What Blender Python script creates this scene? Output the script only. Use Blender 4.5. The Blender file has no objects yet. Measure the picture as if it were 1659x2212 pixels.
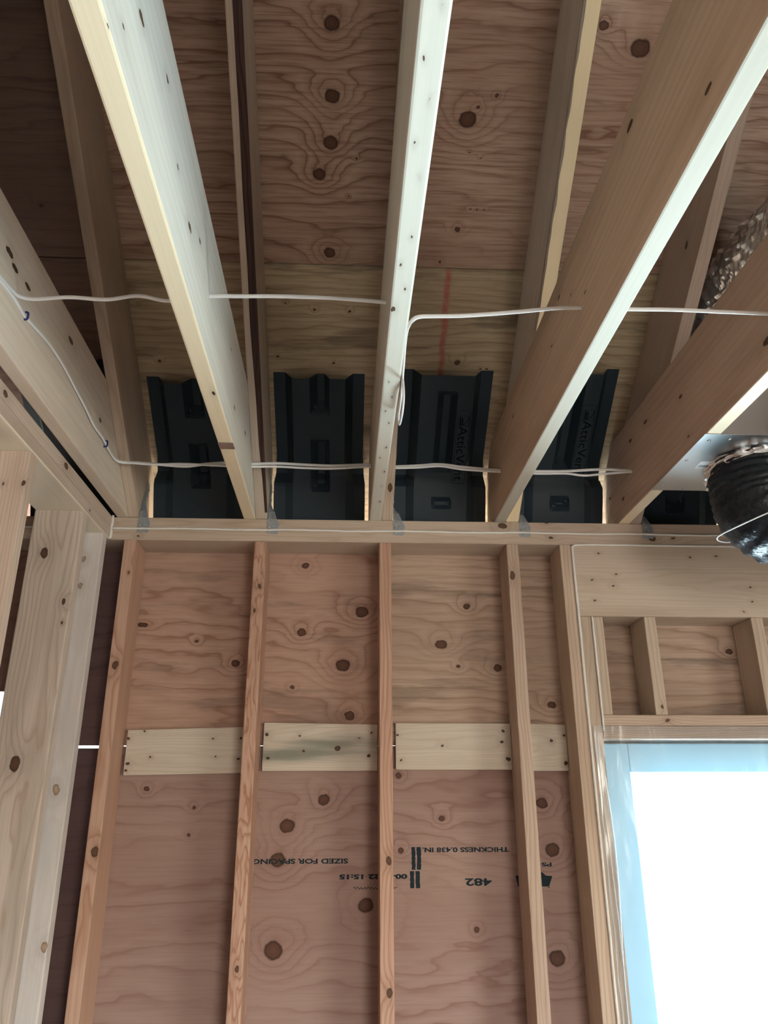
import bpy, bmesh, math, random
from mathutils import Vector, Matrix, noise as mnoise

sc = bpy.context.scene
C = sc.collection
# ------------------------------------------------------------------ camera
cam_d = bpy.data.cameras.new('camera'); cam = bpy.data.objects.new('camera', cam_d); C.objects.link(cam)
cam_d.sensor_fit = 'HORIZONTAL'; cam_d.sensor_width = 36.0; cam_d.lens = 1650.97 / 1659 * 36.0
cam_d.clip_start = 0.02
_r = Vector((0.9989, -0.0466, -0.0036)); _f = Vector((0.0448, 0.9323, 0.3589)).normalized()
_r = (_r - _f * _r.dot(_f)).normalized(); _u = _r.cross(_f)
cam.matrix_world = Matrix(((_r.x, _u.x, -_f.x, -0.1155), (_r.y, _u.y, -_f.y, -2.3334), (_r.z, _u.z, -_f.z, 1.595), (0, 0, 0, 1)))
sc.camera = cam
# ------------------------------------------------------------------ sky, sun, daylight at the openings, exposure
sc.view_settings.view_transform = 'Standard'; sc.view_settings.look = 'None'
sc.view_settings.gamma = 1.0; sc.view_settings.use_curve_mapping = False
sc.view_settings.exposure = 0.0
w = bpy.data.worlds.new('world'); sc.world = w; w.use_nodes = True
nt = w.node_tree; bg = nt.nodes['Background']
sky = nt.nodes.new('ShaderNodeTexSky'); sky.sky_type = 'NISHITA'; sky.sun_disc = False
sky.sun_elevation = math.radians(48); sky.sun_rotation = math.radians(150); sky.dust_density = 2.5
nt.links.new(sky.outputs[0], bg.inputs[0]); bg.inputs[1].default_value = 3.0

def lamp(name, kind, loc, energy, color, direction, sx=1, sy=1, spread=None):
    d = bpy.data.lights.new(name, kind); d.energy = energy; d.color = color
    if kind == 'AREA':
        d.shape = 'RECTANGLE'; d.size = sx; d.size_y = sy
        if spread: d.spread = spread
    o = bpy.data.objects.new(name, d); C.objects.link(o); o.location = loc
    o.rotation_euler = Vector(direction).to_track_quat('-Z', 'Y').to_euler()
    return o
sun = lamp('sun', 'SUN', (-6, -1, 8), 200.0, (1.0, 0.90, 0.72), (0.5, 0.1, -0.8)); sun.data.angle = math.radians(0.6)
lamp('window_daylight', 'AREA', (1.40, 0.70, 1.15), 590.0, (0.64, 0.90, 1.0), (0, -1, 0), 2.0, 1.5, 2.45)
lamp('rear_daylight', 'AREA', (1.6, -6.1, 1.5), 60.0, (0.93, 0.97, 1.0), (0, 1, 0), 1.6, 1.2)
lamp('side_daylight', 'AREA', (3.28, -2.9, 1.15), 30.0, (0.68, 0.93, 1.0), (-1, 0, 0), 1.5, 1.2)
sc.cycles.max_bounces = 7; sc.cycles.diffuse_bounces = 4; sc.cycles.glossy_bounces = 3
sc.cycles.transmission_bounces = 6; sc.cycles.transparent_max_bounces = 8
sc.cycles.use_adaptive_sampling = True; sc.cycles.adaptive_threshold = 0.07; sc.cycles.adaptive_min_samples = 16
sc.cycles.sample_clamp_indirect = 6.0; sc.cycles.use_denoising = True
sc.cycles.caustics_reflective = False; sc.cycles.caustics_refractive = False

# ------------------------------------------------------------------ constants (metres)
ZB, ZP, ZT = 2.3876, 2.4257, 2.4638      # underside, seam and top of the double top plate
D = 0.13                                  # depth of the back wall framing
SL = 0.743                                # roof slope (rise over run)
OFF = 0.293                               # roof sheathing underside above the plate line
SK = -0.0055                              # joists and rafters run a hair off square
JT = ZT + 0.286
rng = random.Random(11)

# ------------------------------------------------------------------ node helper and materials
class NB:
    def __init__(s, name):
        s.m = bpy.data.materials.new(name); s.m.use_nodes = True; s.t = s.m.node_tree
        s.t.nodes.clear(); s.out = s.t.nodes.new('ShaderNodeOutputMaterial')
    def n(s, typ, **kw):
        x = s.t.nodes.new(typ)
        for k, v in kw.items(): setattr(x, k, v)
        return x
    def set(s, sock, v):
        if isinstance(v, bpy.types.NodeSocket): s.t.links.new(v, sock)
        elif isinstance(v, (tuple, list)) and len(v) == 3 and sock.type == 'RGBA': sock.default_value = (*v, 1)
        else: sock.default_value = v
    def math(s, op, a, b=None, c=None, clamp=False):
        x = s.n('ShaderNodeMath', operation=op, use_clamp=clamp); s.set(x.inputs[0], a)
        if b is not None: s.set(x.inputs[1], b)
        if c is not None: s.set(x.inputs[2], c)
        return x.outputs[0]
    def vm(s, op, a, b=None):
        x = s.n('ShaderNodeVectorMath', operation=op); s.set(x.inputs[0], a)
        if b is not None: s.set(x.inputs[1], b)
        return x.outputs['Value'] if op in ('LENGTH', 'DOT_PRODUCT', 'DISTANCE') else x.outputs[0]
    def noise(s, v, scale=1.0, detail=2.0, rough=0.5, dist=0.0):
        x = s.n('ShaderNodeTexNoise'); s.set(x.inputs['Vector'], v)
        x.inputs['Scale'].default_value = scale; x.inputs['Detail'].default_value = detail
        x.inputs['Roughness'].default_value = rough; x.inputs['Distortion'].default_value = dist
        return x.outputs['Fac']
    def mix(s, fac, a, b, blend='MIX'):
        x = s.n('ShaderNodeMix', data_type='RGBA', blend_type=blend); x.clamp_factor = True
        s.set(x.inputs[0], fac); s.set(x.inputs[6], a); s.set(x.inputs[7], b)
        return x.outputs[2]
    def ramp(s, fac, stops):
        x = s.n('ShaderNodeValToRGB'); e = x.color_ramp.elements
        while len(e) < len(stops): e.new(0.5)
        for i, (p, v) in enumerate(stops):
            e[i].position = p; e[i].color = (v, v, v, 1) if not isinstance(v, tuple) else (*v, 1)
        s.set(x.inputs[0], fac); return x.outputs[0]
    def sstep(s, v, a, b, lo=0.0, hi=1.0):
        x = s.n('ShaderNodeMapRange', interpolation_type='SMOOTHSTEP'); s.set(x.inputs[0], v)
        x.inputs[1].default_value = a; x.inputs[2].default_value = b
        x.inputs[3].default_value = lo; x.inputs[4].default_value = hi
        return x.outputs[0]
    def sep(s, v):
        x = s.n('ShaderNodeSeparateXYZ'); s.set(x.inputs[0], v); return x.outputs
    def attr(s, name='gp'):
        return s.n('ShaderNodeAttribute', attribute_name=name).outputs['Vector']
    def bsdf(s, color, rough=0.6, metal=0.0, spec=0.3, bump=None, bstr=0.2, bdist=0.001, **kw):
        p = s.n('ShaderNodeBsdfPrincipled'); s.set(p.inputs['Base Color'], color); s.set(p.inputs['Roughness'], rough)
        s.set(p.inputs['Metallic'], metal); p.inputs['Specular IOR Level'].default_value = spec
        for k, v in kw.items(): s.set(p.inputs[k], v)
        if bump is not None:
            b = s.n('ShaderNodeBump'); b.inputs['Strength'].default_value = bstr; b.inputs['Distance'].default_value = bdist
            s.set(b.inputs['Height'], bump); s.t.links.new(b.outputs[0], p.inputs['Normal'])
        s.t.links.new(p.outputs[0], s.out.inputs['Surface']); return s.m

def wood(c): return (0.95 * c[0], 1.10 * c[1], min(1, 1.42 * c[2]))

def knot_fields(b, P, knots, ring_k):
    core, field, halo = 0.0, 0.0, 0.0
    nn = b.n('ShaderNodeTexNoise'); nn.inputs['Scale'].default_value = 55.0; nn.inputs['Detail'].default_value = 2.0
    b.set(nn.inputs['Vector'], P)
    P = b.vm('ADD', P, b.vm('MULTIPLY', b.vm('SUBTRACT', nn.outputs['Color'], (0.5, 0.5, 0.5)), (0.010, 0.010, 0.010)))
    for (kx, ky, kz, r, ex) in knots:
        d = b.vm('LENGTH', b.vm('MULTIPLY', b.vm('SUBTRACT', P, (kx, ky, kz)), (1.0 / ex, 1, 1)))
        c = b.sstep(d, r * 0.2, r * 1.05, 1.0, 0.0)
        g = b.math('EXPONENT', b.math('MULTIPLY', b.math('MULTIPLY', d, d), -1.0 / (2.3 * r) ** 2))
        core = b.math('MAXIMUM', core, c); halo = b.math('MAXIMUM', halo, g)
        field = b.math('MULTIPLY_ADD', g, ring_k * (r / 0.02) ** 0.5, field)
    return core, field, halo

def knot_core_colour(b, core, Ps, knotcol):
    """dark outline, warmer middle with its own rings"""
    mid = tuple(min(1, 1.75 * x) for x in knotcol)
    k = b.sstep(core, 0.35, 0.85)
    ringy = b.math('MULTIPLY_ADD', b.math('SINE', b.math('MULTIPLY', core, 26.0)), 0.22, 0.78)
    c = b.mix(b.math('MULTIPLY', k, ringy), tuple(0.75 * x for x in knotcol), mid)
    return b.mix(b.math('MULTIPLY', b.noise(b.vm('MULTIPLY', Ps, (60, 60, 60)), 1, 3), 0.5), c, knotcol)

def lumber(name, light, late, knots=(), ring=0.007, contrast=0.5, stain=None, stain_amt=0.0, knotcol=(0.085, 0.045, 0.028), pith=None, rough=0.62, halo_amt=0.35, under=None, fig=(1.6, 0.042)):
    """sawn softwood: growth rings cut along the grain, fibre streaks, knots"""
    b = NB(name); sd = rng.uniform(-40, 40); light, late = wood(light), wood(late)
    P = b.attr(); Ps = b.vm('ADD', P, (sd, sd * 0.37, -sd * 0.61))
    y0, z0 = pith if pith else (rng.choice((-1, 1)) * rng.uniform(0.02, 0.07), rng.uniform(-0.12, 0.12))
    warp = b.math('SUBTRACT', b.noise(b.vm('MULTIPLY', Ps, (fig[0], fig[0] * 5, fig[0] * 5)), 1, 3, 0.5), 0.5)
    q = b.vm('MULTIPLY', b.vm('SUBTRACT', P, (0, y0, z0)), (0, 1, 1))
    r = b.vm('LENGTH', q)
    core, fld, halo = knot_fields(b, P, knots, ring * 2.2) if knots else (0.0, 0.0, 0.0)
    r = b.math('ADD', b.math('MULTIPLY_ADD', warp, fig[1], r), fld)
    band = b.math('FRACT', b.math('DIVIDE', r, ring))
    bn = b.ramp(band, [(0.0, 0.85), (0.12, 0.1), (0.55, 0.0), (0.86, 0.55), (0.97, 1.0)])
    fib = b.noise(b.vm('MULTIPLY', Ps, (2.5, 160, 160)), 1, 2, 0.6)
    blot = b.noise(b.vm('MULTIPLY', Ps, (1.3, 9, 9)), 1, 3, 0.6)
    col = b.mix(b.math('MULTIPLY', bn, min(1.0, contrast * 1.45)), light, late)
    col = b.mix(b.math('MULTIPLY', b.sstep(fib, 0.35, 0.75), 0.38), col, late)
    col = b.mix(b.math('MULTIPLY', b.sstep(blot, 0.42, 0.75), 0.5), col, tuple(0.82 * x for x in late))
    if under:                                   # lower face toned apart, with the light it catches put into the colour
        gz = b.sep(P)[2]
        col = b.mix(b.sstep(b.math('ADD', gz, b.math('MULTIPLY', warp, 0.004)), under[1], under[1] + 0.003, 1.0, 0.0), col, b.mix(b.math('MULTIPLY', b.sstep(fib, 0.35, 0.75), 0.25), under[0], tuple(0.8 * x for x in under[0])))
    if stain: col = b.mix(b.math('MULTIPLY', b.sstep(b.noise(b.vm('MULTIPLY', Ps, (0.9, 7, 7)), 1.7, 3), 0.5, 0.68), stain_amt), col, stain)
    if knots:
        col = b.mix(b.math('MULTIPLY', halo, halo_amt), col, tuple(0.6 * x for x in late))
        kc = knot_core_colour(b, core, Ps, knotcol)
        col = b.mix(b.sstep(core, 0.10, 0.42), col, kc)
    return b.bsdf(col, rough, spec=0.25, bump=b.math('ADD', fib, b.math('MULTIPLY', bn, 0.4)), bstr=0.25, bdist=0.0006)

def plywood(name, light, late, knots=(), freq=16.0, warpk=6.0, contrast=0.6, streak=0.3, paint=None, grey=0.0, hue=(1.0, 1.0, 1.0), knotcol=(0.075, 0.034, 0.022)):
    """rotary-cut veneer: wandering contour grain broken by knots; gp.x along the face grain, gp.y across"""
    b = NB(name); sd = rng.uniform(-40, 40)
    light = tuple(p * q for p, q in zip(wood(light), hue)); late = tuple(p * q for p, q in zip(wood(late), hue))
    P = b.attr(); Ps = b.vm('ADD', P, (sd, sd * 0.37, 0.0)); xyz = b.sep(P)
    core, fld, halo = knot_fields(b, P, knots, 2.8) if knots else (0.0, 0.0, 0.0)
    n1 = b.noise(b.vm('MULTIPLY', Ps, (1.1, 4.2, 1)), 1, 4, 0.55, 0.3)
    f = b.math('ADD', b.math('MULTIPLY_ADD', n1, warpk, b.math('MULTIPLY', xyz[1], freq)), fld)
    band = b.math('FRACT', f)
    bn = b.ramp(band, [(0.0, 0.75), (0.06, 0.25), (0.35, 0.0), (0.8, 0.35), (0.965, 1.0)])
    vis = b.sstep(b.noise(b.vm('MULTIPLY', Ps, (1.5, 6, 1)), 1, 2), 0.3, 0.62, 0.3, 1.0)
    fib = b.noise(b.vm('MULTIPLY', Ps, (5, 130, 1)), 1, 3, 0.65)
    big = b.noise(b.vm('MULTIPLY', Ps, (0.8, 3.5, 1)), 1, 2)
    col = b.mix(b.math('MULTIPLY', b.math('MULTIPLY', bn, vis), contrast), light, late)
    col = b.mix(b.math('MULTIPLY', b.sstep(fib, 0.42, 0.72), streak), col, late)
    col = b.mix(b.math('MULTIPLY', b.sstep(big, 0.42, 0.7), 0.35), col, tuple(0.8 * l + 0.2 * k for l, k in zip(late, light)))
    if grey:
        g = b.noise(b.vm('MULTIPLY', Ps, (1.6, 10, 1)), 1.3, 4, 0.65)
        col = b.mix(b.math('MULTIPLY', b.sstep(g, 0.52, 0.66), grey), col, (0.09, 0.075, 0.06))
    if paint:                                   # sprayed layout stripes on the sheet
        for (px, half, v0, v1) in paint:
            wob = b.math('MULTIPLY_ADD', b.noise(Ps, 18, 2), 0.012, xyz[0])
            m = b.sstep(b.math('ABSOLUTE', b.math('SUBTRACT', wob, px + 0.006)), half * 0.3, half * 1.5, 0.8, 0.0)
            m = b.math('MULTIPLY', m, b.sstep(b.math('ABSOLUTE', b.math('SUBTRACT', xyz[1], (v0 + v1) / 2)), (v1 - v0) / 2 - 0.01, (v1 - v0) / 2 + 0.01, 1.0, 0.0))
            m = b.math('MULTIPLY', m, b.sstep(b.noise(Ps, 60, 2), 0.25, 0.6, 0.4, 1.0))
            col = b.mix(m, col, (0.42, 0.10, 0.095))
    if knots:
        col = b.mix(b.math('MULTIPLY', halo, 0.22), col, late)
        kc = knot_core_colour(b, core, Ps, knotcol)
        col = b.mix(b.sstep(core, 0.10, 0.42), col, kc)
    return b.bsdf(col, 0.65, spec=0.25, bump=b.math('ADD', fib, b.math('MULTIPLY', bn, 0.5)), bstr=0.3, bdist=0.0008)

def simple(name, color, rough=0.5, metal=0.0, spec=0.4, nscale=40, namt=0.15, bstr=0.15, bdist=0.001, **kw):
    b = NB(name); tc = b.n('ShaderNodeTexCoord').outputs['Object']
    n = b.noise(tc, nscale, 3)
    col = b.mix(b.math('MULTIPLY', n, namt * 2), color, tuple(0.5 * x for x in color))
    return b.bsdf(col, b.math('MULTIPLY_ADD', n, 0.15, rough - 0.07), metal, spec, bump=n, bstr=bstr, bdist=bdist, **kw)

M_galv = simple('galvanised_steel', (0.34, 0.38, 0.41), 0.42, 0.25, 0.6, 60, 0.3, 0.5, 0.003)
M_sheet = simple('sheet_metal', (0.66, 0.69, 0.72), 0.30, 1.0, 0.5, 6, 0.08, 0.05, 0.002)
M_black = simple('black_baffle_plastic', (0.029, 0.045, 0.062), 0.42, 0.0, 0.2, 8, 0.1, 0.06, 0.002)
M_emboss = simple('embossed_plastic', (0.004, 0.007, 0.010), 0.7, 0.0, 0.1)
M_cable = simple('white_cable_sheath', (0.86, 0.88, 0.90), 0.38, 0.0, 0.5, 30, 0.05)
M_caulk = simple('white_sealant', (0.82, 0.80, 0.76), 0.5, 0.0, 0.4, 120, 0.1, 0.4, 0.001)
M_blue = simple('blue_staple_plastic', (0.02, 0.03, 0.20), 0.4)
M_steel = simple('nail_steel', (0.5, 0.5, 0.5), 0.35, 1.0)
M_ink = simple('stamp_ink', (0.014, 0.030, 0.040), 0.7, 0.0, 0.2, 90, 0.4)
M_vinyl = simple('blue_shaded_vinyl', (0.42, 0.72, 0.96), 0.4, 0.0, 0.4, 5, 0.03)  # white vinyl frame; its bluish shade is put into the colour
M_label = simple('white_label', (0.8, 0.85, 0.9), 0.4)
M_wrap = simple('black_duct_jacket', (0.008, 0.012, 0.018), 0.36, 0.0, 0.35, 60, 0.2, 0.8, 0.006)
M_bounce = simple('sun_bounce_slab', (0.78, 0.74, 0.66), 0.8, 0.0, 0.2, 3, 0.2)
M_soil = simple('outdoor_soil', (0.13, 0.12, 0.09), 0.9, 0.0, 0.1, 3, 0.2)
M_floor = simple('subfloor', (0.42, 0.34, 0.255), 0.7, 0.0, 0.2, 6, 0.3)
def foil_mat():
    b = NB('crinkled_foil'); tc = b.n('ShaderNodeTexCoord').outputs['Object']
    n = b.noise(tc, 22, 2, 0.5, 0.8)
    return b.bsdf((0.86, 0.86, 0.87), 0.24, 0.9, 0.5, bump=n, bstr=0.35, bdist=0.006)
M_foil = foil_mat()
def film_mat():
    b = NB('clear_poly_film')
    tc = b.n('ShaderNodeTexCoord').outputs['Object']
    n = b.noise(b.vm('MULTIPLY', tc, (9, 9, 2.2)), 1, 3, 0.6, 0.5)
    bp = b.n('ShaderNodeBump'); bp.inputs['Strength'].default_value = 0.4; bp.inputs['Distance'].default_value = 0.01
    b.set(bp.inputs['Height'], n)
    tr = b.n('ShaderNodeBsdfTransparent'); tr.inputs[0].default_value = (0.96, 0.98, 1, 1)
    tl = b.n('ShaderNodeBsdfTranslucent'); tl.inputs[0].default_value = (0.30, 0.75, 1.0, 1)
    gl = b.n('ShaderNodeBsdfGlossy'); gl.inputs['Roughness'].default_value = 0.18; b.t.links.new(bp.outputs[0], gl.inputs['Normal'])
    m1 = b.n('ShaderNodeMixShader'); m1.inputs[0].default_value = 0.02
    b.t.links.new(tr.outputs[0], m1.inputs[1]); b.t.links.new(tl.outputs[0], m1.inputs[2])
    m2 = b.n('ShaderNodeMixShader'); m2.inputs[0].default_value = 0.07
    b.t.links.new(m1.outputs[0], m2.inputs[1]); b.t.links.new(gl.outputs[0], m2.inputs[2])
    b.t.links.new(m2.outputs[0], b.out.inputs['Surface']); return b.m
M_film = film_mat()
def fold_mat():
    b = NB('film_folds')
    tr = b.n('ShaderNodeBsdfTransparent'); df = b.n('ShaderNodeBsdfPrincipled')
    df.inputs['Base Color'].default_value = (0.75, 0.8, 0.85, 1); df.inputs['Roughness'].default_value = 0.2
    m = b.n('ShaderNodeMixShader'); m.inputs[0].default_value = 0.5
    b.t.links.new(tr.outputs[0], m.inputs[1]); b.t.links.new(df.outputs[0], m.inputs[2])
    b.t.links.new(m.outputs[0], b.out.inputs['Surface']); return b.m
M_fold = fold_mat()
def glass_mat():
    b = NB('window_glass')
    tr = b.n('ShaderNodeBsdfTransparent'); gl = b.n('ShaderNodeBsdfGlossy'); gl.inputs['Roughness'].default_value = 0.02
    m = b.n('ShaderNodeMixShader'); m.inputs[0].default_value = 0.06
    b.t.links.new(tr.outputs[0], m.inputs[1]); b.t.links.new(gl.outputs[0], m.inputs[2])
    b.t.links.new(m.outputs[0], b.out.inputs['Surface']); return b.m
M_glass = glass_mat()

# ------------------------------------------------------------------ object helpers
def link(name, me, mats, loc, parent=None, **props):
    o = bpy.data.objects.new(name, me); C.objects.link(o)
    for m in (mats if isinstance(mats, (list, tuple)) else [mats]): me.materials.append(m)
    loc = Vector(loc)
    if parent is not None:
        o.parent = parent; o.location = loc - parent['_w_loc'].to_vec() if False else loc - world_loc(parent)
    else: o.location = loc
    for k, v in props.items(): o[k] = v
    return o
def world_loc(o):
    v = Vector(o.location)
    while o.parent: o = o.parent; v += o.location
    return v
def empty(name, loc, parent=None, **props):
    o = bpy.data.objects.new(name, None); C.objects.link(o); o.empty_display_size = 0.1
    o.location = Vector(loc) - (world_loc(parent) if parent else Vector((0, 0, 0)))
    o.parent = parent
    for k, v in props.items(): o[k] = v
    return o
def bm_obj(name, bm, mats, parent=None, gp=None, smooth=False, **props):
    """bm in world coordinates; the origin goes to the centre of the base; gp maps world to grain coordinates"""
    bm.normal_update()
    vs = [v.co.copy() for v in bm.verts]
    lo = Vector([min(v[i] for v in vs) for i in range(3)]); hi = Vector([max(v[i] for v in vs) for i in range(3)])
    loc = Vector(((lo.x + hi.x) / 2, (lo.y + hi.y) / 2, lo.z))
    me = bpy.data.meshes.new(name)
    for v in bm.verts: v.co -= loc
    bm.to_mesh(me); bm.free()
    if gp:
        a = me.attributes.new('gp', 'FLOAT_VECTOR', 'POINT')
        a.data.foreach_set('vector', [c for v in vs for c in gp(v)])
    if smooth: me.polygons.foreach_set('use_smooth', [True] * len(me.polygons))
    return link(name, me, mats, loc, parent, **props)
def prism(poly, x0, x1, axis='X', bev=0.0025, skew=0.0):
    """closed 2-D outline extruded along an axis; outline is (y,z) for X, (x,z) for Y, (x,y) for Z"""
    bm = bmesh.new()
    def pt(p, t):
        if axis == 'X': return (t + skew * p[0], p[0], p[1])
        if axis == 'Y': return (p[0], t, p[1])
        return (p[0], p[1], t)
    A = [bm.verts.new(pt(p, x0)) for p in poly]; B = [bm.verts.new(pt(p, x1)) for p in poly]
    n = len(poly)
    bm.faces.new(A); bm.faces.new(list(reversed(B)))
    for i in range(n): bm.faces.new((A[i], B[i], B[(i + 1) % n], A[(i + 1) % n]))
    bmesh.ops.recalc_face_normals(bm, faces=bm.faces)
    if bev: bmesh.ops.bevel(bm, geom=list(bm.edges), offset=bev, segments=2, affect='EDGES', profile=0.6)
    return bm
def box(x0, x1, y0, y1, z0, z1, bev=0.0025):
    return prism([(y0, z0), (y1, z0), (y1, z1), (y0, z1)], x0, x1, 'X', bev)
def kn(gp, pts, ex=1.25):
    """world-space knots (x,y,z,r) to grain-space knots"""
    return [(*gp((Vector(p[:3]))), p[3], (p[4] if len(p) > 4 else ex)) for p in pts]
def gp_v(xc, yc): return lambda v: (v[2], v[0] - xc, v[1] - yc)      # grain runs up
def gp_x(yc, zc): return lambda v: (v[0], v[1] - yc, v[2] - zc)      # grain runs across
def gp_y(xc, zc): return lambda v: (-v[1], v[0] - xc, v[2] - zc)     # grain runs into the room
def tube(path, r, seg=10, ry=None, closed_ends=True, per=6, up=(0, 0, 1), rfun=None):
    """tube along a Catmull-Rom curve through the points; r across, ry along up"""
    pts = [Vector(p) for p in path]; ry = ry or r
    P = [2 * pts[0] - pts[1]] + pts + [2 * pts[-1] - pts[-2]]; S = []
    for i in range(1, len(P) - 2):
        for k in range(per):
            t = k / per; a, b, c, d = P[i - 1], P[i], P[i + 1], P[i + 2]
            S.append(0.5 * ((2 * b) + (c - a) * t + (2 * a - 5 * b + 4 * c - d) * t * t + (3 * b - a - 3 * c + d) * t ** 3))
    S.append(pts[-1]); bm = bmesh.new(); rings = []; upv = Vector(up); last = None
    for i, p in enumerate(S):
        tg = (S[min(i + 1, len(S) - 1)] - S[max(i - 1, 0)]).normalized()
        sd = tg.cross(upv)
        if sd.length < 0.2: sd = tg.cross(Vector((0, 1, 0.1)))
        sd.normalize()
        if last and sd.dot(last) < 0: sd = -sd
        last = sd; u2 = sd.cross(tg).normalized()
        ring = []
        for k in range(seg):
            a = 2 * math.pi * k / seg
            rr = rfun(i / (len(S) - 1), a) if rfun else 1.0
            ring.append(bm.verts.new(p + sd * (math.cos(a) * r * rr) + u2 * (math.sin(a) * ry * rr)))
        rings.append(ring)
    for i in range(len(rings) - 1):
        for k in range(seg): bm.faces.new((rings[i][k], rings[i][(k + 1) % seg], rings[i + 1][(k + 1) % seg], rings[i + 1][k]))
    if closed_ends: bm.faces.new(list(reversed(rings[0]))); bm.faces.new(rings[-1])
    bmesh.ops.recalc_face_normals(bm, faces=bm.faces)
    return bm

# ------------------------------------------------------------------ wood tones
PALE = ((0.70, 0.56, 0.37), (0.50, 0.35, 0.19)); GREYP = ((0.70, 0.63, 0.50), (0.54, 0.44, 0.30))
PINK = ((0.55, 0.38, 0.24), (0.40, 0.24, 0.14)); FIR = ((0.60, 0.35, 0.21), (0.39, 0.17, 0.085))
TAN = ((0.58, 0.42, 0.27), (0.42, 0.27, 0.15))

# ------------------------------------------------------------------ setting: ground, floor, walls, roof
bm_obj('ground', box(-14, 14, -16, 16, -0.5, -0.25, 0), M_soil, kind='structure')
bm_obj('path', box(-5, 0.85, 0.2, 3.2, -0.25, -0.22, 0.01), M_bounce, kind='structure')  # unseen slab added to bounce sunlight up under the eave
bm_obj('floor', box(-4, 3.2, -6.0, D, -0.25, 0, 0), M_floor, kind='structure')

KW_UP = [(-0.261,0.13,2.3469,0.0141),(-0.0708,0.13,2.1902,0.0246),(-0.2655,0.13,2.1213,0.0168),(-0.1304,0.13,2.0158,0.0257),(-0.472,0.13,2.0202,0.0153),(-0.29,0.13,1.9453,0.0076),(-0.1077,0.13,1.8589,0.018),(-0.7776,0.13,2.1422,0.0095,2.5),(0.1873,0.13,2.0846,0.0199),(0.3681,0.13,2.0091,0.0154),(0.276,0.13,2.2116,0.0125),(0.2405,0.13,2.013,0.0076),(0.5352,0.13,1.8927,0.014),(1.1413,0.13,2.067,0.0119),(-0.6005,0.13,2.0906,0.0062)]
KW_LO = [(-0.1812,0.13,1.6124,0.0209),(-0.2891,0.13,1.5407,0.0254),(-0.3122,0.13,1.4481,0.0255),(-0.0544,0.13,1.3272,0.0255),(-0.3145,0.13,1.2164,0.0303),(0.174,0.13,1.5591,0.0105),(0.049,0.13,1.4732,0.0105),(0.4795,0.13,1.601,0.02),(0.5014,0.13,1.4706,0.0246),(0.4924,0.13,1.188,0.0265),(0.265,0.13,1.2626,0.0091),(-0.5685,0.13,1.593,0.0076),(-0.5769,0.13,1.5181,0.0061),(-0.7115,0.13,1.6452,0.0092),(0.0429,0.13,1.6818,0.0105)]
gp_w = lambda v: (v[0], v[2], 0.0)
def gp_r(v): return (v[0], -v[1] / math.cos(math.atan(SL)), 0.0)

wall_back = empty('wall_back', (0, 0.07, 0), kind='structure')
ply_up = plywood('wall_plywood_upper', (0.47, 0.30, 0.195), (0.27, 0.13, 0.075), kn(gp_w, KW_UP, 1.15), 15, 6.5, 0.85, 0.35, grey=0.35, hue=(1.06, 0.97, 0.92))
ply_lo = plywood('wall_plywood_lower', (0.365, 0.23, 0.155), (0.225, 0.112, 0.07), kn(gp_w, KW_LO, 1.15), 13, 6.0, 0.8, 0.28, hue=(1.03, 0.97, 0.97))
TH = 0.0111
sheet_up = bm_obj('sheathing_panel', box(-0.8105, -0.001, D, D + TH, 1.7697, ZT, 0.0008), ply_up, wall_back, gp_w, label='upper reddish plywood sheet with round knots')
ply_yl = plywood('wall_plywood_yellow', (0.50, 0.355, 0.235), (0.27, 0.165, 0.10), kn(gp_w, [q for q in KW_UP if q[0] > 0], 1.3), 26, 5.0, 0.8, 0.5, grey=0.4, hue=(1.06, 0.97, 0.90))
bm_obj('sheathing_panel', box(0.001, 1.85, D, D + TH, 1.7697, ZT, 0.0008), ply_yl, wall_back, gp_w, label='upper yellowish plywood sheet with grey streaks')
sheet_lo = bm_obj('sheathing_panel', prism([(-0.8105, 0.0), (0.66, 0.0), (0.66, 1.7690), (-0.60, 1.7685), (-0.8105, 1.7670)], D, D + TH, 'Y', 0.0006), ply_lo, wall_back, gp_w, label='lower plywood sheathing sheet with upside-down black print')
ply_shade = plywood('wall_plywood_shade', (0.17, 0.088, 0.066), (0.085, 0.042, 0.036), (), 16, 6.0, 0.6, 0.3)  # plywood darkened in colour to stand in for the corner's shade
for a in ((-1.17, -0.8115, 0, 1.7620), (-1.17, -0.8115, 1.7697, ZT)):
    bm_obj('sheathing_panel', box(a[0], a[1], D, D + TH, a[2], a[3], 0.0008), ply_shade, wall_back, gp_w)
for a in ((-4, -1.9, 0, ZT), (-1.9, -1.262, 0, ZT), (-1.26, -1.172, 0, 1.62), (-1.26, -1.172, 1.93, ZT), (0.662, 1.85, 0, 0.75), (1.852, 3.2, 0, ZT)):
    bm_obj('sheathing_panel', box(a[0], a[1], D, D + TH, a[2], a[3], 0.0008), ply_lo, wall_back, gp_w)

# printed marks on the lower sheet (upside down, as the sheet was hung)
def text_mesh(body, w, h, bold=0.0, depth=0.0):
    cu = bpy.data.curves.new('lettering', 'FONT'); cu.body = body; cu.size = 1.0; cu.offset = bold; cu.extrude = depth
    cu.resolution_u = 3
    o = bpy.data.objects.new('lettering_tmp', cu); C.objects.link(o)
    dg = bpy.context.evaluated_depsgraph_get(); me = bpy.data.meshes.new_from_object(o.evaluated_get(dg))
    bpy.data.objects.remove(o); bpy.data.curves.remove(cu)
    bm = bmesh.new(); bm.from_mesh(me); bpy.data.meshes.remove(me)
    xs = [v.co.x for v in bm.verts]; ys = [v.co.y for v in bm.verts]
    x0, x1, y0, y1 = min(xs), max(xs), min(ys), max(ys)
    for v in bm.verts: v.co = Vector(((v.co.x - x0) / (x1 - x0) * w, (v.co.y - y0) / (y1 - y0) * h, v.co.z))
    return bm
YI = D - 0.0006
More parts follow.
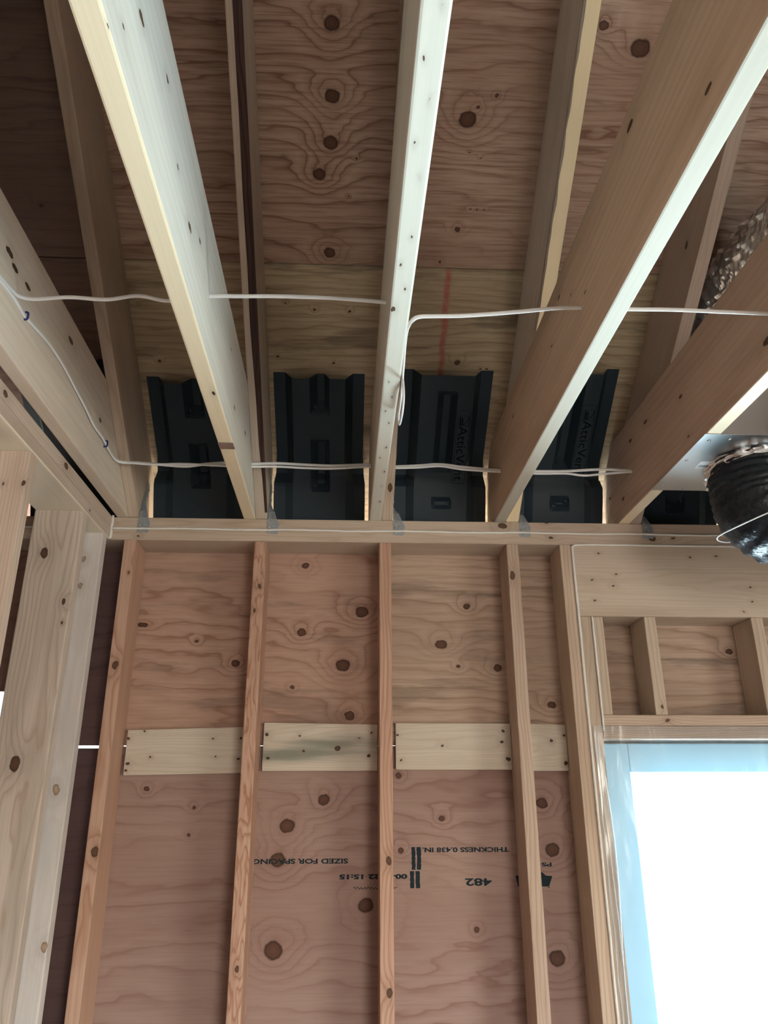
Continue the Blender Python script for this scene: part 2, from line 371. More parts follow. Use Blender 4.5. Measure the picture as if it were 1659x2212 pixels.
def stamp(body, xl, xr, zb, zt, bold=0.035):
    bm = text_mesh(body, xr - xl, zt - zb, bold)
    for v in bm.verts: v.co = Vector((xr - v.co.x, YI, zt - v.co.y))     # turned half round
    return bm_obj('printed_lettering', bm, M_ink, sheet_lo)
stamp('SIZED FOR SPACING', -0.385, -0.1066, 1.4375, 1.4515)
stamp('THICKNESS 0.438 IN.', 0.112, 0.371, 1.466, 1.4795)
stamp('00-0822 15:15', -0.1316, 0.067, 1.3955, 1.409, 0.05)
stamp('482', 0.2365, 0.3155, 1.3757, 1.396, 0.03)
stamp('PS1-19', 0.408, 0.496, 1.4256, 1.437)
def mark(polys, name='printed_bar'):
    bm = bmesh.new()
    for p in polys:
        f = bm.faces.new([bm.verts.new((x, YI, z)) for x, z in p])
    bmesh.ops.recalc_face_normals(bm, faces=bm.faces)
    return bm_obj(name, bm, M_ink, sheet_lo)
def rag(x0, x1, z0, z1, n=14):
    r2 = random.Random(int(x0 * 9999)); L = [(x0 + r2.uniform(-.0012, .0008), z0 + (z1 - z0) * i / n) for i in range(n + 1)]
    R = [(x1 + r2.uniform(-.0008, .0012), z1 - (z1 - z0) * i / n) for i in range(n + 1)]
    return L + R
for x0, x1, z0, z1 in ((0.0805, 0.0915, 1.4197, 1.4807), (0.096, 0.108, 1.4197, 1.4807), (0.0750, 0.0865, 1.3708, 1.416), (0.0915, 0.1035, 1.3708, 1.416)):
    mark([rag(x0, x1, z0, z1)])
scr = [(-0.0909 + 0.1278 * i / 60, 1.3735 + 0.0022 * math.sin(i * 1.3) + 0.001 * math.sin(i * 0.37)) for i in range(61)]
mark([scr + [(x, z - 0.0022) for x, z in reversed(scr)]], 'printed_scribble')
mark([[(0.386, 1.4015), (0.404, 1.4035), (0.402, 1.372), (0.392, 1.3735)],
      [(0.43, 1.4135), (0.4665, 1.4105), (0.4765, 1.4015), (0.4955, 1.4003), (0.484, 1.3725), (0.43, 1.373)],
      [(0.479, 1.3705), (0.486, 1.371), (0.486, 1.369), (0.479, 1.369)]], 'printed_logo')

def member(name, x0, x1, y0, y1, z0, z1, tone, grain, knots=(), bev=0.003, parent=None, label=None, ring=0.007, contrast=0.55, pith=None, ex=1.6, **kw):
    xc, yc, zc = (x0 + x1) / 2, (y0 + y1) / 2, (z0 + z1) / 2
    gp = {'v': gp_v(xc, yc), 'x': gp_x(yc, zc), 'y': gp_y(xc, zc)}[grain]
    m = lumber(name + '_wood', *tone, knots=kn(gp, knots, ex), ring=ring, contrast=contrast, pith=pith, **kw)
    p = {'label': label} if label else {}
    return bm_obj(name, box(x0, x1, y0, y1, z0, z1, bev), m, parent, gp, **p)
WB = wall_back
member('top_plate', -4, 3.2, 0, D, ZP, ZT, TAN, 'x', [(0.3845,0,2.4501,0.012),(0.5313,0,2.4651,0.006)], parent=WB, contrast=0.35)
member('top_plate', -4, 3.2, 0, D, ZB, ZP - 0.0006, TAN, 'x', [(0.5422,0,2.4104,0.006),(0.8793,0,2.4114,0.0097),(-0.063,0,2.4266,0.006),(-0.7854,0,2.4,0.0046),(0.9494,0,2.4139,0.0049)], parent=WB, contrast=0.35, pith=(0.05, -0.03))
member('bottom_plate', -4, 3.2, 0, D, 0.0, 0.038, TAN, 'x', parent=WB)
member('wall_stud', -0.8297, -0.7916, 0, D - .001, 0.038, ZB, FIR, 'v', [(-0.8101,0,1.9907,0.011),(-0.8035,0,1.4788,0.012),(-0.8035,0,2.2787,0.0038)], parent=WB, label='wall stud beside the dark gap at the partition', pith=(0.03, 0.14))
member('wall_stud', -0.4184, -0.3803, 0, D - .001, 0.038, ZB, FIR, 'v', [(-0.3941,0,2.2377,0.0075),(-0.3969,0,1.1944,0.0075),(-0.407,0,2.1606,0.0055)], parent=WB, label='wall stud with bold looping grain', ring=0.0075, contrast=1.0, pith=(0.003, 0.055), fig=(3.2, 0.085))
member('wall_stud', -0.0191, 0.0191, 0, D - .001, 0.038, ZB, FIR, 'v', [(0.0063,0,1.4515,0.009),(0.0069,0,1.1344,0.010)], parent=WB, label='plain reddish wall stud standing between the stamped bays')
member('wall_stud', 0.394, 0.4325, 0, D - .001, 0.038, ZB, ((0.56, 0.39, 0.25), (0.40, 0.23, 0.13)), 'v', [(0.4073,0,2.2818,0.011)], parent=WB, label='wall stud with straight fine grain crossing the stamped logo', pith=(0.12, 0.1))
member('king_stud', 0.5685, 0.6066, 0, D - .001, 0.038, ZB, ((0.60, 0.42, 0.26), (0.42, 0.25, 0.14)), 'v', parent=WB, pith=(0.1, 0.12))
member('jack_stud', 0.6105, 0.6486, 0, D - .001, 0.038, 2.1506, TAN, 'v', parent=WB, pith=(0.1, 0.12))
member('cripple_stud', 0.6535, 0.6876, 0.006, D - .001, 1.8487, 2.1506, TAN, 'v', parent=WB, pith=(0.1, 0.1))
member('cripple_stud', 0.8175, 0.8545, 0.0, D - .001, 1.8487, 2.1506, TAN, 'v', [(0.84, 0, 1.872, 0.005)], parent=WB, pith=(0.09, 0.1))
member('cripple_stud', 1.1634, 1.2015, 0.0, D - .001, 1.8487, 2.1506, TAN, 'v', parent=WB)
member('header', 0.6096, 1.95, 0.0, D - .001, 2.1506, ZB, ((0.60, 0.44, 0.285), (0.47, 0.31, 0.18)), 'x', [(0.6948,0,2.3597,0.0037),(0.6658,0,2.2705,0.0037),(0.7449,0,2.2898,0.0034),(0.6662,0,2.2019,0.0037),(0.7315,0,2.2512,0.0043),(1.1806,0,2.2507,0.0037),(1.1778,0,2.2016,0.0037),(1.1446,0,2.1681,0.0031),(1.0843,0,2.3531,0.0037),(0.9972,0,2.3489,0.0037)], parent=WB, label='deep wooden window header', ring=0.006, contrast=0.3, pith=(0.02, -0.02))
member('head_plate', 0.6515, 1.95, 0.0, D - .001, 1.8170, 1.8487, PINK, 'x', [(0.85, 0, 1.832, 0.006)], parent=WB)
member('head_plate', 0.6500, 1.95, 0.0, D - .001, 1.7785, 1.8165, PINK, 'x', parent=WB)
# boards that cover the sheathing joint, let in between the studs
def board(x0, x1, zl0, zr0, zl1, zr1, knots, tone, label, **kw):
    bm = bmesh.new(); y0, y1 = D - 0.02, D - 0.0008
    V = [bm.verts.new(p) for p in ((x0,y0,zl0),(x1,y0,zr0),(x1,y0,zr1),(x0,y0,zl1),(x0,y1,zl0),(x1,y1,zr0),(x1,y1,zr1),(x0,y1,zl1))]
    for f in ((0,1,2,3),(7,6,5,4),(0,4,5,1),(1,5,6,2),(2,6,7,3),(3,7,4,0)): bm.faces.new([V[i] for i in f])
    bmesh.ops.recalc_face_normals(bm, faces=bm.faces)
    bmesh.ops.bevel(bm, geom=list(bm.edges), offset=0.0015, segments=2, affect='EDGES')
    gp = gp_x((y0 + y1) / 2, (zl0 + zl1) / 2)
    return bm_obj('blocking_board', bm, lumber('blocking_wood', *tone, knots=kn(gp, knots, 1.2), contrast=0.35, ring=0.005, knotcol=(0.06, 0.035, 0.025), **kw), WB, gp, label=label)
BT = ((0.66, 0.52, 0.35), (0.52, 0.37, 0.22))
board(-0.7815, -0.4195, 1.6826, 1.689, 1.8132, 1.8225, [(-0.7297,.11,1.8093,.004),(-0.7051,.11,1.734,.0035),(-0.7717,.11,1.7155,.006),(-0.5227,.11,1.7876,.0035),(-0.5118,.11,1.7365,.0035),(-0.4387,.11,1.789,.005),(-0.4419,.11,1.7284,.005),(-0.776,.11,1.789,.005),(-0.776,.11,1.697,.005)], BT, 'pale blocking board with black nail holes', pith=(0.05, -0.02))
board(-0.3700, -0.0205, 1.695, 1.6944, 1.8355, 1.8302, [(-0.1433,.11,1.7591,.010),(-0.3606,.11,1.7999,.006),(-0.3529,.11,1.731,.006),(-0.2588,.11,1.7958,.004),(-0.2473,.11,1.751,.005),(-0.0785,.11,1.7904,.004),(-0.0387,.11,1.8055,.004),(-0.047,.11,1.7374,.006)], BT, 'blocking board with a blue-grey stained end and a dark knot', stain=(0.22, 0.23, 0.19), stain_amt=0.95, pith=(0.05, 0.03))
board(0.0352, 0.3930, 1.698, 1.697, 1.8342, 1.8333, [(0.3703,.11,1.8098,.006),(0.3642,.11,1.7794,.006),(0.3812,.11,1.7275,.007),(0.1782,.11,1.7685,.005),(0.0519,.11,1.7238,.004),(0.041,.11,1.80,.004)], BT, 'pale blocking board under the smudged plywood', pith=(0.045, 0.01))
board(0.4335, 0.5675, 1.6936, 1.6934, 1.8334, 1.8295, [(0.5207,.11,1.7808,.006),(0.5615,.11,1.7974,.0046),(0.5658-.006,.11,1.7164,.007)], BT, 'short blocking board next to the doubled window stud')
# sealant beads
def bead(path, r=0.0024):
    bm = tube([(p[0], p[1] - 0.0015, p[2]) for p in path], r * 1.45, 6, per=8)
    for v in bm.verts: v.co += Vector((mnoise.noise(v.co * 60), mnoise.noise(v.co * 60 + Vector((9, 0, 0))), mnoise.noise(v.co * 60 + Vector((0, 7, 0))))) * 0.0010
    return bm_obj('sealant_bead', bm, M_caulk, WB, smooth=True)
bead([(x, -0.0005, ZP + 0.0012 * math.sin(x * 17)) for x in [-0.872 + 0.112 * i for i in range(21)]], 0.0026)
bead([(-1.20, -0.0005, ZP), (-1.1, -0.0005, ZP), (-1.02, -0.0005, ZP)])
bead([(0.6085, -0.001, 2.381), (0.64, -0.001, 2.3868), (0.8, -0.001, 2.3875), (1.2, -0.001, 2.387), (1.6, -0.001, 2.387)], 0.0026)
bead([(0.6088, -0.001, 2.381), (0.6085, -0.001, 2.26), (0.6088, -0.001, 2.15), (0.6086, -0.001, 1.9), (0.6086, -0.001, 1.83), (0.6086, -0.001, 1.5), (0.609, -0.001, 1.0)], 0.0030)
bead([(0.651, -0.001, 2.149), (0.6512, -0.001, 2.05), (0.6515, -0.001, 1.86), (0.6515, -0.001, 1.80)], 0.0026)
bead([(-0.8735, -0.0012, 2.468), (-0.8728, -0.0015, 2.445), (-0.8745, -0.0015, 2.425), (-0.8728, -0.0015, 2.405), (-0.8745, -0.0015, 2.389)], 0.003)

# partition that meets the back wall, seen from its room side
wall_left = empty('wall_left', (-0.9435, -3, 0), kind='structure')
PX0, PX1 = -1.0122, -0.875
PT = ((0.66, 0.485, 0.33), (0.50, 0.335, 0.20))
member('top_plate', PX0, PX1 - 0.0005, -6.0, -0.0015, ZP + 0.0004, ZT, PT, 'y', [(-0.875, -0.43, 2.447, 0.012), (-0.875, -0.82, 2.444, 0.010)], parent=wall_left, contrast=0.35)
member('top_plate', PX0, PX1, -6.0, -0.0015, ZB, ZP - 0.0004, PT, 'y', [(-0.92, -0.75, ZB, 0.013), (-0.875, -0.21, 2.405, 0.004)], parent=wall_left, contrast=0.3, under=((0.86, 0.80, 0.68), -0.0172))
member('bottom_plate', PX0, PX1, -6.0, -0.0015, 0, 0.038, PT, 'y', parent=wall_left)
member('partition_stud', PX0, PX1, -0.649, -0.611, 0.038, ZB, ((0.74, 0.54, 0.365), (0.52, 0.335, 0.20)), 'v', [(-0.8809,-0.649,2.3046,0.006),(-0.9249,-0.649,2.3015,0.0036)], parent=wall_left, contrast=0.4)
member('partition_stud', PX0, PX1, -0.257, -0.219, 0.038, ZB, ((0.74, 0.56, 0.385), (0.50, 0.34, 0.215)), 'v', [(-0.9674,-0.257,2.2574,0.0135),(-0.894,-0.257,2.1188,0.0075),(-0.9541,-0.257,1.6978,0.016),(-0.8906,-0.257,2.0611,0.004)], parent=wall_left, label='partition stud with a large dark knot near its top', contrast=0.6, ring=0.006, pith=(0.02, 0.10), stain=(0.36, 0.33, 0.28), stain_amt=0.5)
member('partition_stud', PX0, PX1, -0.067, -0.029, 0.038, ZB, ((0.80, 0.66, 0.50), (0.62, 0.48, 0.35)), 'v', [(-0.9221,-0.067,2.3002,0.008),(-0.9218,-0.067,2.2171,0.008),(-0.909,-0.067,1.6395,0.012),(-0.8823,-0.067,1.2613,0.010)], parent=wall_left, label='smooth grey partition stud next to the back wall', contrast=0.2, knotcol=(0.30, 0.215, 0.155), stain=(0.55, 0.55, 0.54), stain_amt=0.6)

def zr0(y): return ZT + OFF - 0.002 - SL * y
# other walls of the room, out of the picture
def gable(name, x0, x1, holes=()):
    o = bm_obj(name, prism([(-6.0, -0.25), (D, -0.25), (D, ZT + OFF - SL * D), (-3.0, ZT + OFF + SL * 3.0), (-6.0, ZT + OFF)], x0, x1, 'X', 0), ply_lo, None, gp_w, kind='structure')
    return o
gable('wall_west', -4.1, -4.0)
wall_right = empty('wall_right', (3.25, -3, 0), kind='structure')
for y0, y1, z0, z1 in ((-6, -3.65, 0, ZT), (-2.15, 0, 0, ZT), (-3.65, -2.15, 0, 0.55), (-3.65, -2.15, 1.75, ZT)):
    bm_obj('sheathing_panel', box(3.2, 3.212, y0, y1, z0, z1, 0), ply_lo, wall_right, lambda v: (v[1], v[2], 0))
bm_obj('gable_panel', prism([(-6.0, ZT), (D, ZT), (D, ZT + OFF - SL * D), (-3.0, ZT + OFF + SL * 3.0), (-6.0, ZT + OFF)], 3.2, 3.212, 'X', 0), ply_lo, wall_right, lambda v: (v[1], v[2], 0))
wall_front = empty('wall_front', (0, -6.05, 0), kind='structure')
for x0, x1, z0, z1 in ((-4, 0.9, 0, ZT + OFF), (2.3, 3.2, 0, ZT + OFF), (0.9, 2.3, 2.1, ZT + OFF), (0.9, 2.3, 0, 0.9)):
    bm_obj('sheathing_panel', box(x0, x1, -6.012, -6.0, z0, z1, 0), ply_lo, wall_front, gp_w)

# unseen panels added to keep the next room and its roof dark
bm_obj('sheathing_panel', box(-1.0255, -1.0135, -6.0, -0.72, 0.0, ZT, 0.0008), ply_up, wall_left, lambda v: (v[1], v[2], 0))  # unseen panel, added to darken the next room
bm_obj('sheathing_panel', box(-1.60, -1.59, -0.74, D, 0.0, ZT, 0.0008), ply_up, wall_left, lambda v: (v[1], v[2], 0))  # unseen panel, added to darken the next room
bm_obj('sheathing_panel', box(-1.59, -1.0265, -0.74, -0.73, 0.0, ZT, 0.0008), ply_up, wall_left, gp_w)  # unseen panel, added to darken the next room
bm_obj('gable_panel', prism([(-6.0, ZT), (-0.72, ZT), (-0.72, zr0(-0.72)), (-3.0, zr0(-3.0)), (-6.0, ZT + OFF)], -1.60, -1.59, 'X', 0), ply_up, wall_left, lambda v: (v[1], v[2], 0))  # unseen panel, added to keep the next room's roof dark
# roof deck
KR_UP = [(-0.1778,-0.9528,0,0.0239),(-0.1767,-0.8214,0,0.0226),(-0.1819,-0.7303,0,0.0227),(-0.2132,-0.6652,0,0.02),(-0.1853,-0.4933,0,0.0189),(0.191,-0.7857,0,0.0271),(0.63,-0.9306,0,0.029),(0.5248,-0.9687,0,0.0146),(0.1881,-0.5543,0,0.0095),(0.2643,-0.8332,0,0.0065),(0.217,-0.8107,0,0.0065),(0.1434,-0.4797,0,0.005),(-0.5817,-0.6997,0,0.006),(-0.9995,-0.5805,0,0.007),(0.22,-0.60,0,0.003),(0.24,-0.60,0,0.003),(0.26,-0.60,0,0.003),(0.205,-0.72,0,0.003),(0.235,-0.71,0,0.003),(-0.13,-0.62,0,0.004),(-0.11,-0.70,0,0.004)]
KR_LO = [(0.2237,-0.2261,0,0.010),(-0.3505,-0.2315,0,0.005),(-0.1744,-0.2161,0,0.005),(-0.2312,-0.3537,0,0.005),(-0.1245,-0.3524,0,0.005),(-0.724,-0.2121,0,0.005),(-0.32,-0.37,0,0.004),(0.30,-0.21,0,0.004),(0.32,-0.21,0,0.004)]
roof_up = plywood('roof_plywood_upper', (0.52, 0.325, 0.20), (0.19, 0.078, 0.040), kn(gp_r, KR_UP, 1.15), 22, 7.5, 0.85, 0.6)
roof_lo = plywood('roof_plywood_lower', (0.52, 0.37, 0.20), (0.26, 0.155, 0.075), kn(gp_r, KR_LO, 1.2), 34, 6.0, 0.7, 0.6, paint=[(0.172, 0.010, 0.2, 0.575), (-1.01, 0.012, 0.2, 0.575)], grey=0.55)
roof_rest = plywood('roof_plywood_rest', (0.44, 0.28, 0.165), (0.24, 0.11, 0.06), (), 24, 7, 0.7, 0.45)
ceiling = empty('ceiling', (0, -1.5, 3.5), kind='structure')
CS0 = math.cos(math.atan(SL))
def zr(y): return ZT + OFF - SL * y
def deck(y0, y1, x0, x1, m, **kw):
    t = 0.0125 / math.cos(math.atan(SL))
    return bm_obj('roof_panel', prism([(y0, zr(y0)), (y1, zr(y1)), (y1, zr(y1) + t), (y0, zr(y0) + t)], x0, x1, 'X', 0.0008), m, ceiling, gp_r, **kw)
roof_shade = plywood('roof_plywood_shade', (0.245, 0.15, 0.105), (0.13, 0.062, 0.045), kn(gp_r, [(-0.9995,-0.5805,0,0.007)], 1.2), 22, 7.0, 0.6, 0.35)  # deck left of the first rafter, its dimness put into the colour
deck(-0.4625, 0.40, -4.1, -0.8105, roof_shade)
deck(-1.441, -0.4655, -4.1, -0.8105, roof_shade)
deck(-0.4625, 0.40, -0.809, 3.3, roof_lo, label='lowest row of roof plywood with a red sprayed stripe')
deck(-1.441, -0.4655, -0.809, 3.3, roof_up, label='reddish roof plywood with round knots above the joint')
deck(-3.0, -1.444, -4.1, 3.3, roof_rest)
bm_obj('roof_panel', prism([(-3.0, zr(-3.0)), (-6.0, ZT + OFF), (-6.0, ZT + OFF + 0.015), (-3.0, zr(-3.0) + 0.015)], -4.1, 3.3, 'X', 0), roof_rest, ceiling, gp_r)

def light_block(y0, y1, z0, z1):
    bm_obj('added_light_block', prism([(y0, z0), (y1, z1), (y1, z1 + .004), (y0, z0 + .004)], -4.12, 3.32, 'X', 0), M_black, ceiling)  # unseen layer added to stop sunlight leaking through the deck joint
_t = 0.0125 / CS0 + 0.0008
light_block(-3.0, 0.42, zr(-3.0) + _t, zr(0.42) + _t)
# ------------------------------------------------------------------ ceiling joists
JX = [(-0.8625, -0.8260), (-0.4586, -0.4201), (-0.0512, -0.0131), (0.3602, 0.3976), (0.7736, 0.8110), (1.1870, 1.2245)]
K_J1 = [(-0.826,-1.0251,2.6591,0.010),(-0.826,-0.9241,2.6503,0.008),(-0.826,-0.9914,2.6455,0.008),(-0.826,-0.6583,2.6917,0.009),(-0.826,-0.3734,2.6159,0.006)]
K_J2 = [(-0.4201,-1.5776,2.6115,0.0075),(-0.4201,-1.6342,2.5214,0.003),(-0.4201,-1.4372,2.6683,0.005),(-0.4201,-1.324,2.6027,0.004),(-0.4201,-1.2055,2.5804,0.008),(-0.4201,-1.1188,2.6232,0.005),(-0.4201,-0.5679,2.5579,0.006),(-0.4201,-0.3532,2.5933,0.006),(-0.4201,-0.6844,2.6584,0.004),(-0.4249,-0.8057,2.4638,0.005),(-0.4125,-1.6743,2.4638,0.002)]
K_J3 = [(x, y, ZT, r) for x, y, r in ((-.0148,-1.7174,.0019),(-.0295,-1.6517,.002),(-.0174,-1.5899,.0021),(-.031,-1.5181,.0022),(-.0181,-1.4557,.0022),(-.0204,-1.3298,.0022),(-.0341,-1.2614,.0022),(-.0214,-1.1963,.0022),(-.0396,-1.135,.0045),(-.0345,-.87,.0022),(-.0226,-.8051,.0026),(-.0353,-.739,.0024),(-.0234,-.6787,.0024),(-.0234,-.5422,.0026),(-.0365,-.4794,.0022),(-.0211,-.3889,.0028),(-.023,-.2865,.0024),(-.0246,-.163,.0026))]
K_J4 = [(0.3602,-1.5828,2.5135,0.006),(0.3602,-0.8704,2.6993,0.005),(0.3602,-0.9523,2.6469,0.0033),(0.3602,-1.04,2.59,0.0031),(0.3602,-0.7812,2.6254,0.0035),(0.3602,-0.3502,2.6654,0.0042),(0.3602,-1.3449,2.7104,0.0076)]
K_J5 = [(0.7736,-0.9733,2.5281,0.0115),(0.7736,-0.5515,2.6287,0.006),(0.7736,-0.3105,2.678,0.007),(0.7736,-0.1811,2.6782,0.006),(0.7736,-0.5587,2.5034,0.004),(0.7736,0.0513,2.5734,0.0062),(0.7736,-0.0638,2.5268,0.006)]
JL = [('pale pine ceiling joist with white cable held to its face by blue staples', ((0.74, 0.575, 0.39), (0.60, 0.43, 0.27)), K_J1, 0.22, None),
      ('cream ceiling joist with a grey metal band round its underside', ((0.76, 0.66, 0.48), (0.60, 0.48, 0.32)), K_J2, 0.22, (0.86, 0.76, 0.56)),
      ('ceiling joist with scattered staple holes in its whitish underside', ((0.60, 0.46, 0.30), (0.46, 0.33, 0.20)), K_J3, 0.3, (0.69, 0.69, 0.62)),
      ('brown-sided ceiling joist with a bright white underside, clear of the duct box', ((0.65, 0.425, 0.25), (0.47, 0.285, 0.155)), K_J4, 0.25, (0.50, 0.47, 0.40)),
      ('brown ceiling joist with black knots, carrying the silver duct box', ((0.57, 0.385, 0.25), (0.42, 0.265, 0.16)), K_J5, 0.25, (0.80, 0.68, 0.50)),
      ('unseen ceiling joist added for shade beyond the silver duct box', TAN, [], 0.25, None)]  # last joist is out of view, added to shade the duct bay
for (x0, x1), (lab, tone, kk, con, und) in zip(JX, JL):
    gp = gp_y((x0 + x1) / 2, ZT + 0.14)
    kk = [(q[0] + (SK * q[1] if abs(q[2] - ZT) > 1e-4 else 0.0), *q[1:]) for q in kk]      # follow the slightly skewed faces
    poly = [(-6.0, ZT + .0004), (0.12, ZT + .0004), (0.12, zr(0.12) - 0.03), (-0.02, JT), (-6.0, JT)]
    m = lumber('joist_wood', *tone, knots=kn(gp, kk, 2.4), contrast=con, ring=0.021, fig=(1.1, 0.075), pith=(0.03 if x0 > 0 else -0.03, 0.16), knotcol=(0.075, 0.04, 0.025), halo_amt=0.25, under=(und, -0.1385) if und else None)
    j = bm_obj('ceiling_joist', prism(poly, x0, x1, 'X', 0.004, SK), m, None, gp, label=lab, category='joist', group='ceiling joists')
    if lab.startswith('cream'):
        bm = box(x0 + 0.0005 + 0.003, x1 + 0.001 + 0.003, -0.556, -0.518, ZT - 0.0008, ZT + 0.0003, 0.0003)
        bm_obj('metal_band', bm, M_sheet, j, label='thin grey metal band')

# ------------------------------------------------------------------ rafters
RX = [(-0.8258, -0.7930), (-0.4198, -0.3815), (-0.0129, 0.0252), (0.3979, 0.4394), (0.8113, 0.8490), (1.2250, 1.2630)]
def zb(y): return ZT - SL * y                       # line of the rafter undersides
RL = [('shaded rafter beside the cable-stapled joist, above the partition corner', TAN, [], 0.4),
      ('rafter with a dark brown bark strip along its underside', ((0.62, 0.48, 0.32), (0.46, 0.31, 0.19)), [], 0.35),
      ('rafter hidden behind the joist with staple holes, showing only a knotted foot', TAN, [(0.012, -0.10, zb(-0.10), 0.010)], 0.4),
      ('rafter with a splintered pale yellow underside and grey side', ((0.74, 0.58, 0.41), (0.58, 0.44, 0.29)), [(0.43, -0.5, zb(-0.5), 0.006)], 0.35),
      ('brown rafter in front of the crinkled foil duct', ((0.52, 0.37, 0.25), (0.40, 0.26, 0.16)), [(0.811, -0.6483, 3.0544, 0.009)], 0.3),
      ('unseen rafter added for shade beyond the crinkled foil duct', TAN, [], 0.3)]  # last rafter is out of view too, added with the joist for shade
CS = math.cos(math.atan(SL)); SN = math.sin(math.atan(SL))
M_bark = lumber('bark_wood', (0.085, 0.036, 0.024), (0.025, 0.012, 0.009), contrast=0.8)
for i, ((x0, x1), (lab, tone, kk, con)) in enumerate(zip(RX, RL)):
    xc = (x0 + x1) / 2
    gp = lambda v, xc=xc: (-v[1] * CS + v[2] * SN, v[0] - xc, v[1] * SN + v[2] * CS - ZT * CS - 0.1)
    top = OFF - 0.001
    poly = [(-3.0, zb(-3.0) + top), (-3.0, zb(-3.0)), (0.0, ZT + .0004), (D + TH + .001, ZT + .0004), (D + TH + .001, zb(D + TH)), (0.38, zb(0.38)), (0.38, zb(0.38) + top)]
    m = lumber('rafter_wood', *tone, knots=kn(gp, kk, 2.0), contrast=con, ring=0.007, under=((0.84, 0.70, 0.47), -0.0985) if i == 3 else None)
    bm = prism(poly, x0, x1, 'X', 0.003, SK)
    r = bm_obj('rafter', bm, m, None, gp, label=lab, category='rafter', group='roof rafters')
    if i == 1:                                      # waney edge left with bark
        bm = bmesh.new(); W = []
        for k in range(60):
            y = -2.9 + k * (2.9 - 0.02) / 59
            wd = 0.021 + 0.0025 * mnoise.noise(Vector((y * 7, 3, 1))) - 0.015 * max(0, 1 + y / 0.55) ** 1.3
            hh = 0.003 + 0.0015 * mnoise.noise(Vector((y * 9, 1, 5)))
            xr = x1 + SK * y
            W.append([bm.verts.new(p) for p in ((xr - wd, y, zb(y) - 0.0006), (xr - wd * 0.4, y, zb(y) - hh * .35), (xr + 0.0008, y, zb(y) + 0.001), (xr + 0.0008, y, zb(y) + 0.005))])
        for a, b in zip(W, W[1:]):
            for k in range(3): bm.faces.new((a[k], b[k], b[k + 1], a[k + 1]))
        bmesh.ops.recalc_face_normals(bm, faces=bm.faces)
        bm_obj('bark_edge', bm, M_bark, r, gp, label='dark brown bark left along the edge')
    if i == 3:                                      # torn grain along the lower left edge
        bm = bmesh.new(); W = []
        for k in range(50):
            y = -1.25 + k * 0.75 / 49; n = mnoise.noise(Vector((y * 22, 7, 2)))
            xl = x0 + SK * y
            W.append([bm.verts.new(p) for p in ((xl - 0.0006, y, zb(y) + 0.006 + 0.004 * n), (xl - 0.0006, y, zb(y) + 0.001), (xl + 0.006 + 0.004 * n, y, zb(y) - 0.0006))])
        for a, b in zip(W, W[1:]):
            for k in range(2): bm.faces.new((a[k], b[k], b[k + 1], a[k + 1]))
        bmesh.ops.recalc_face_normals(bm, faces=bm.faces)
        bm_obj('torn_edge', bm, lumber('torn_wood', (0.34, 0.24, 0.15), (0.16, 0.09, 0.05), contrast=0.8), r, gp, label='dark torn grain along the edge')

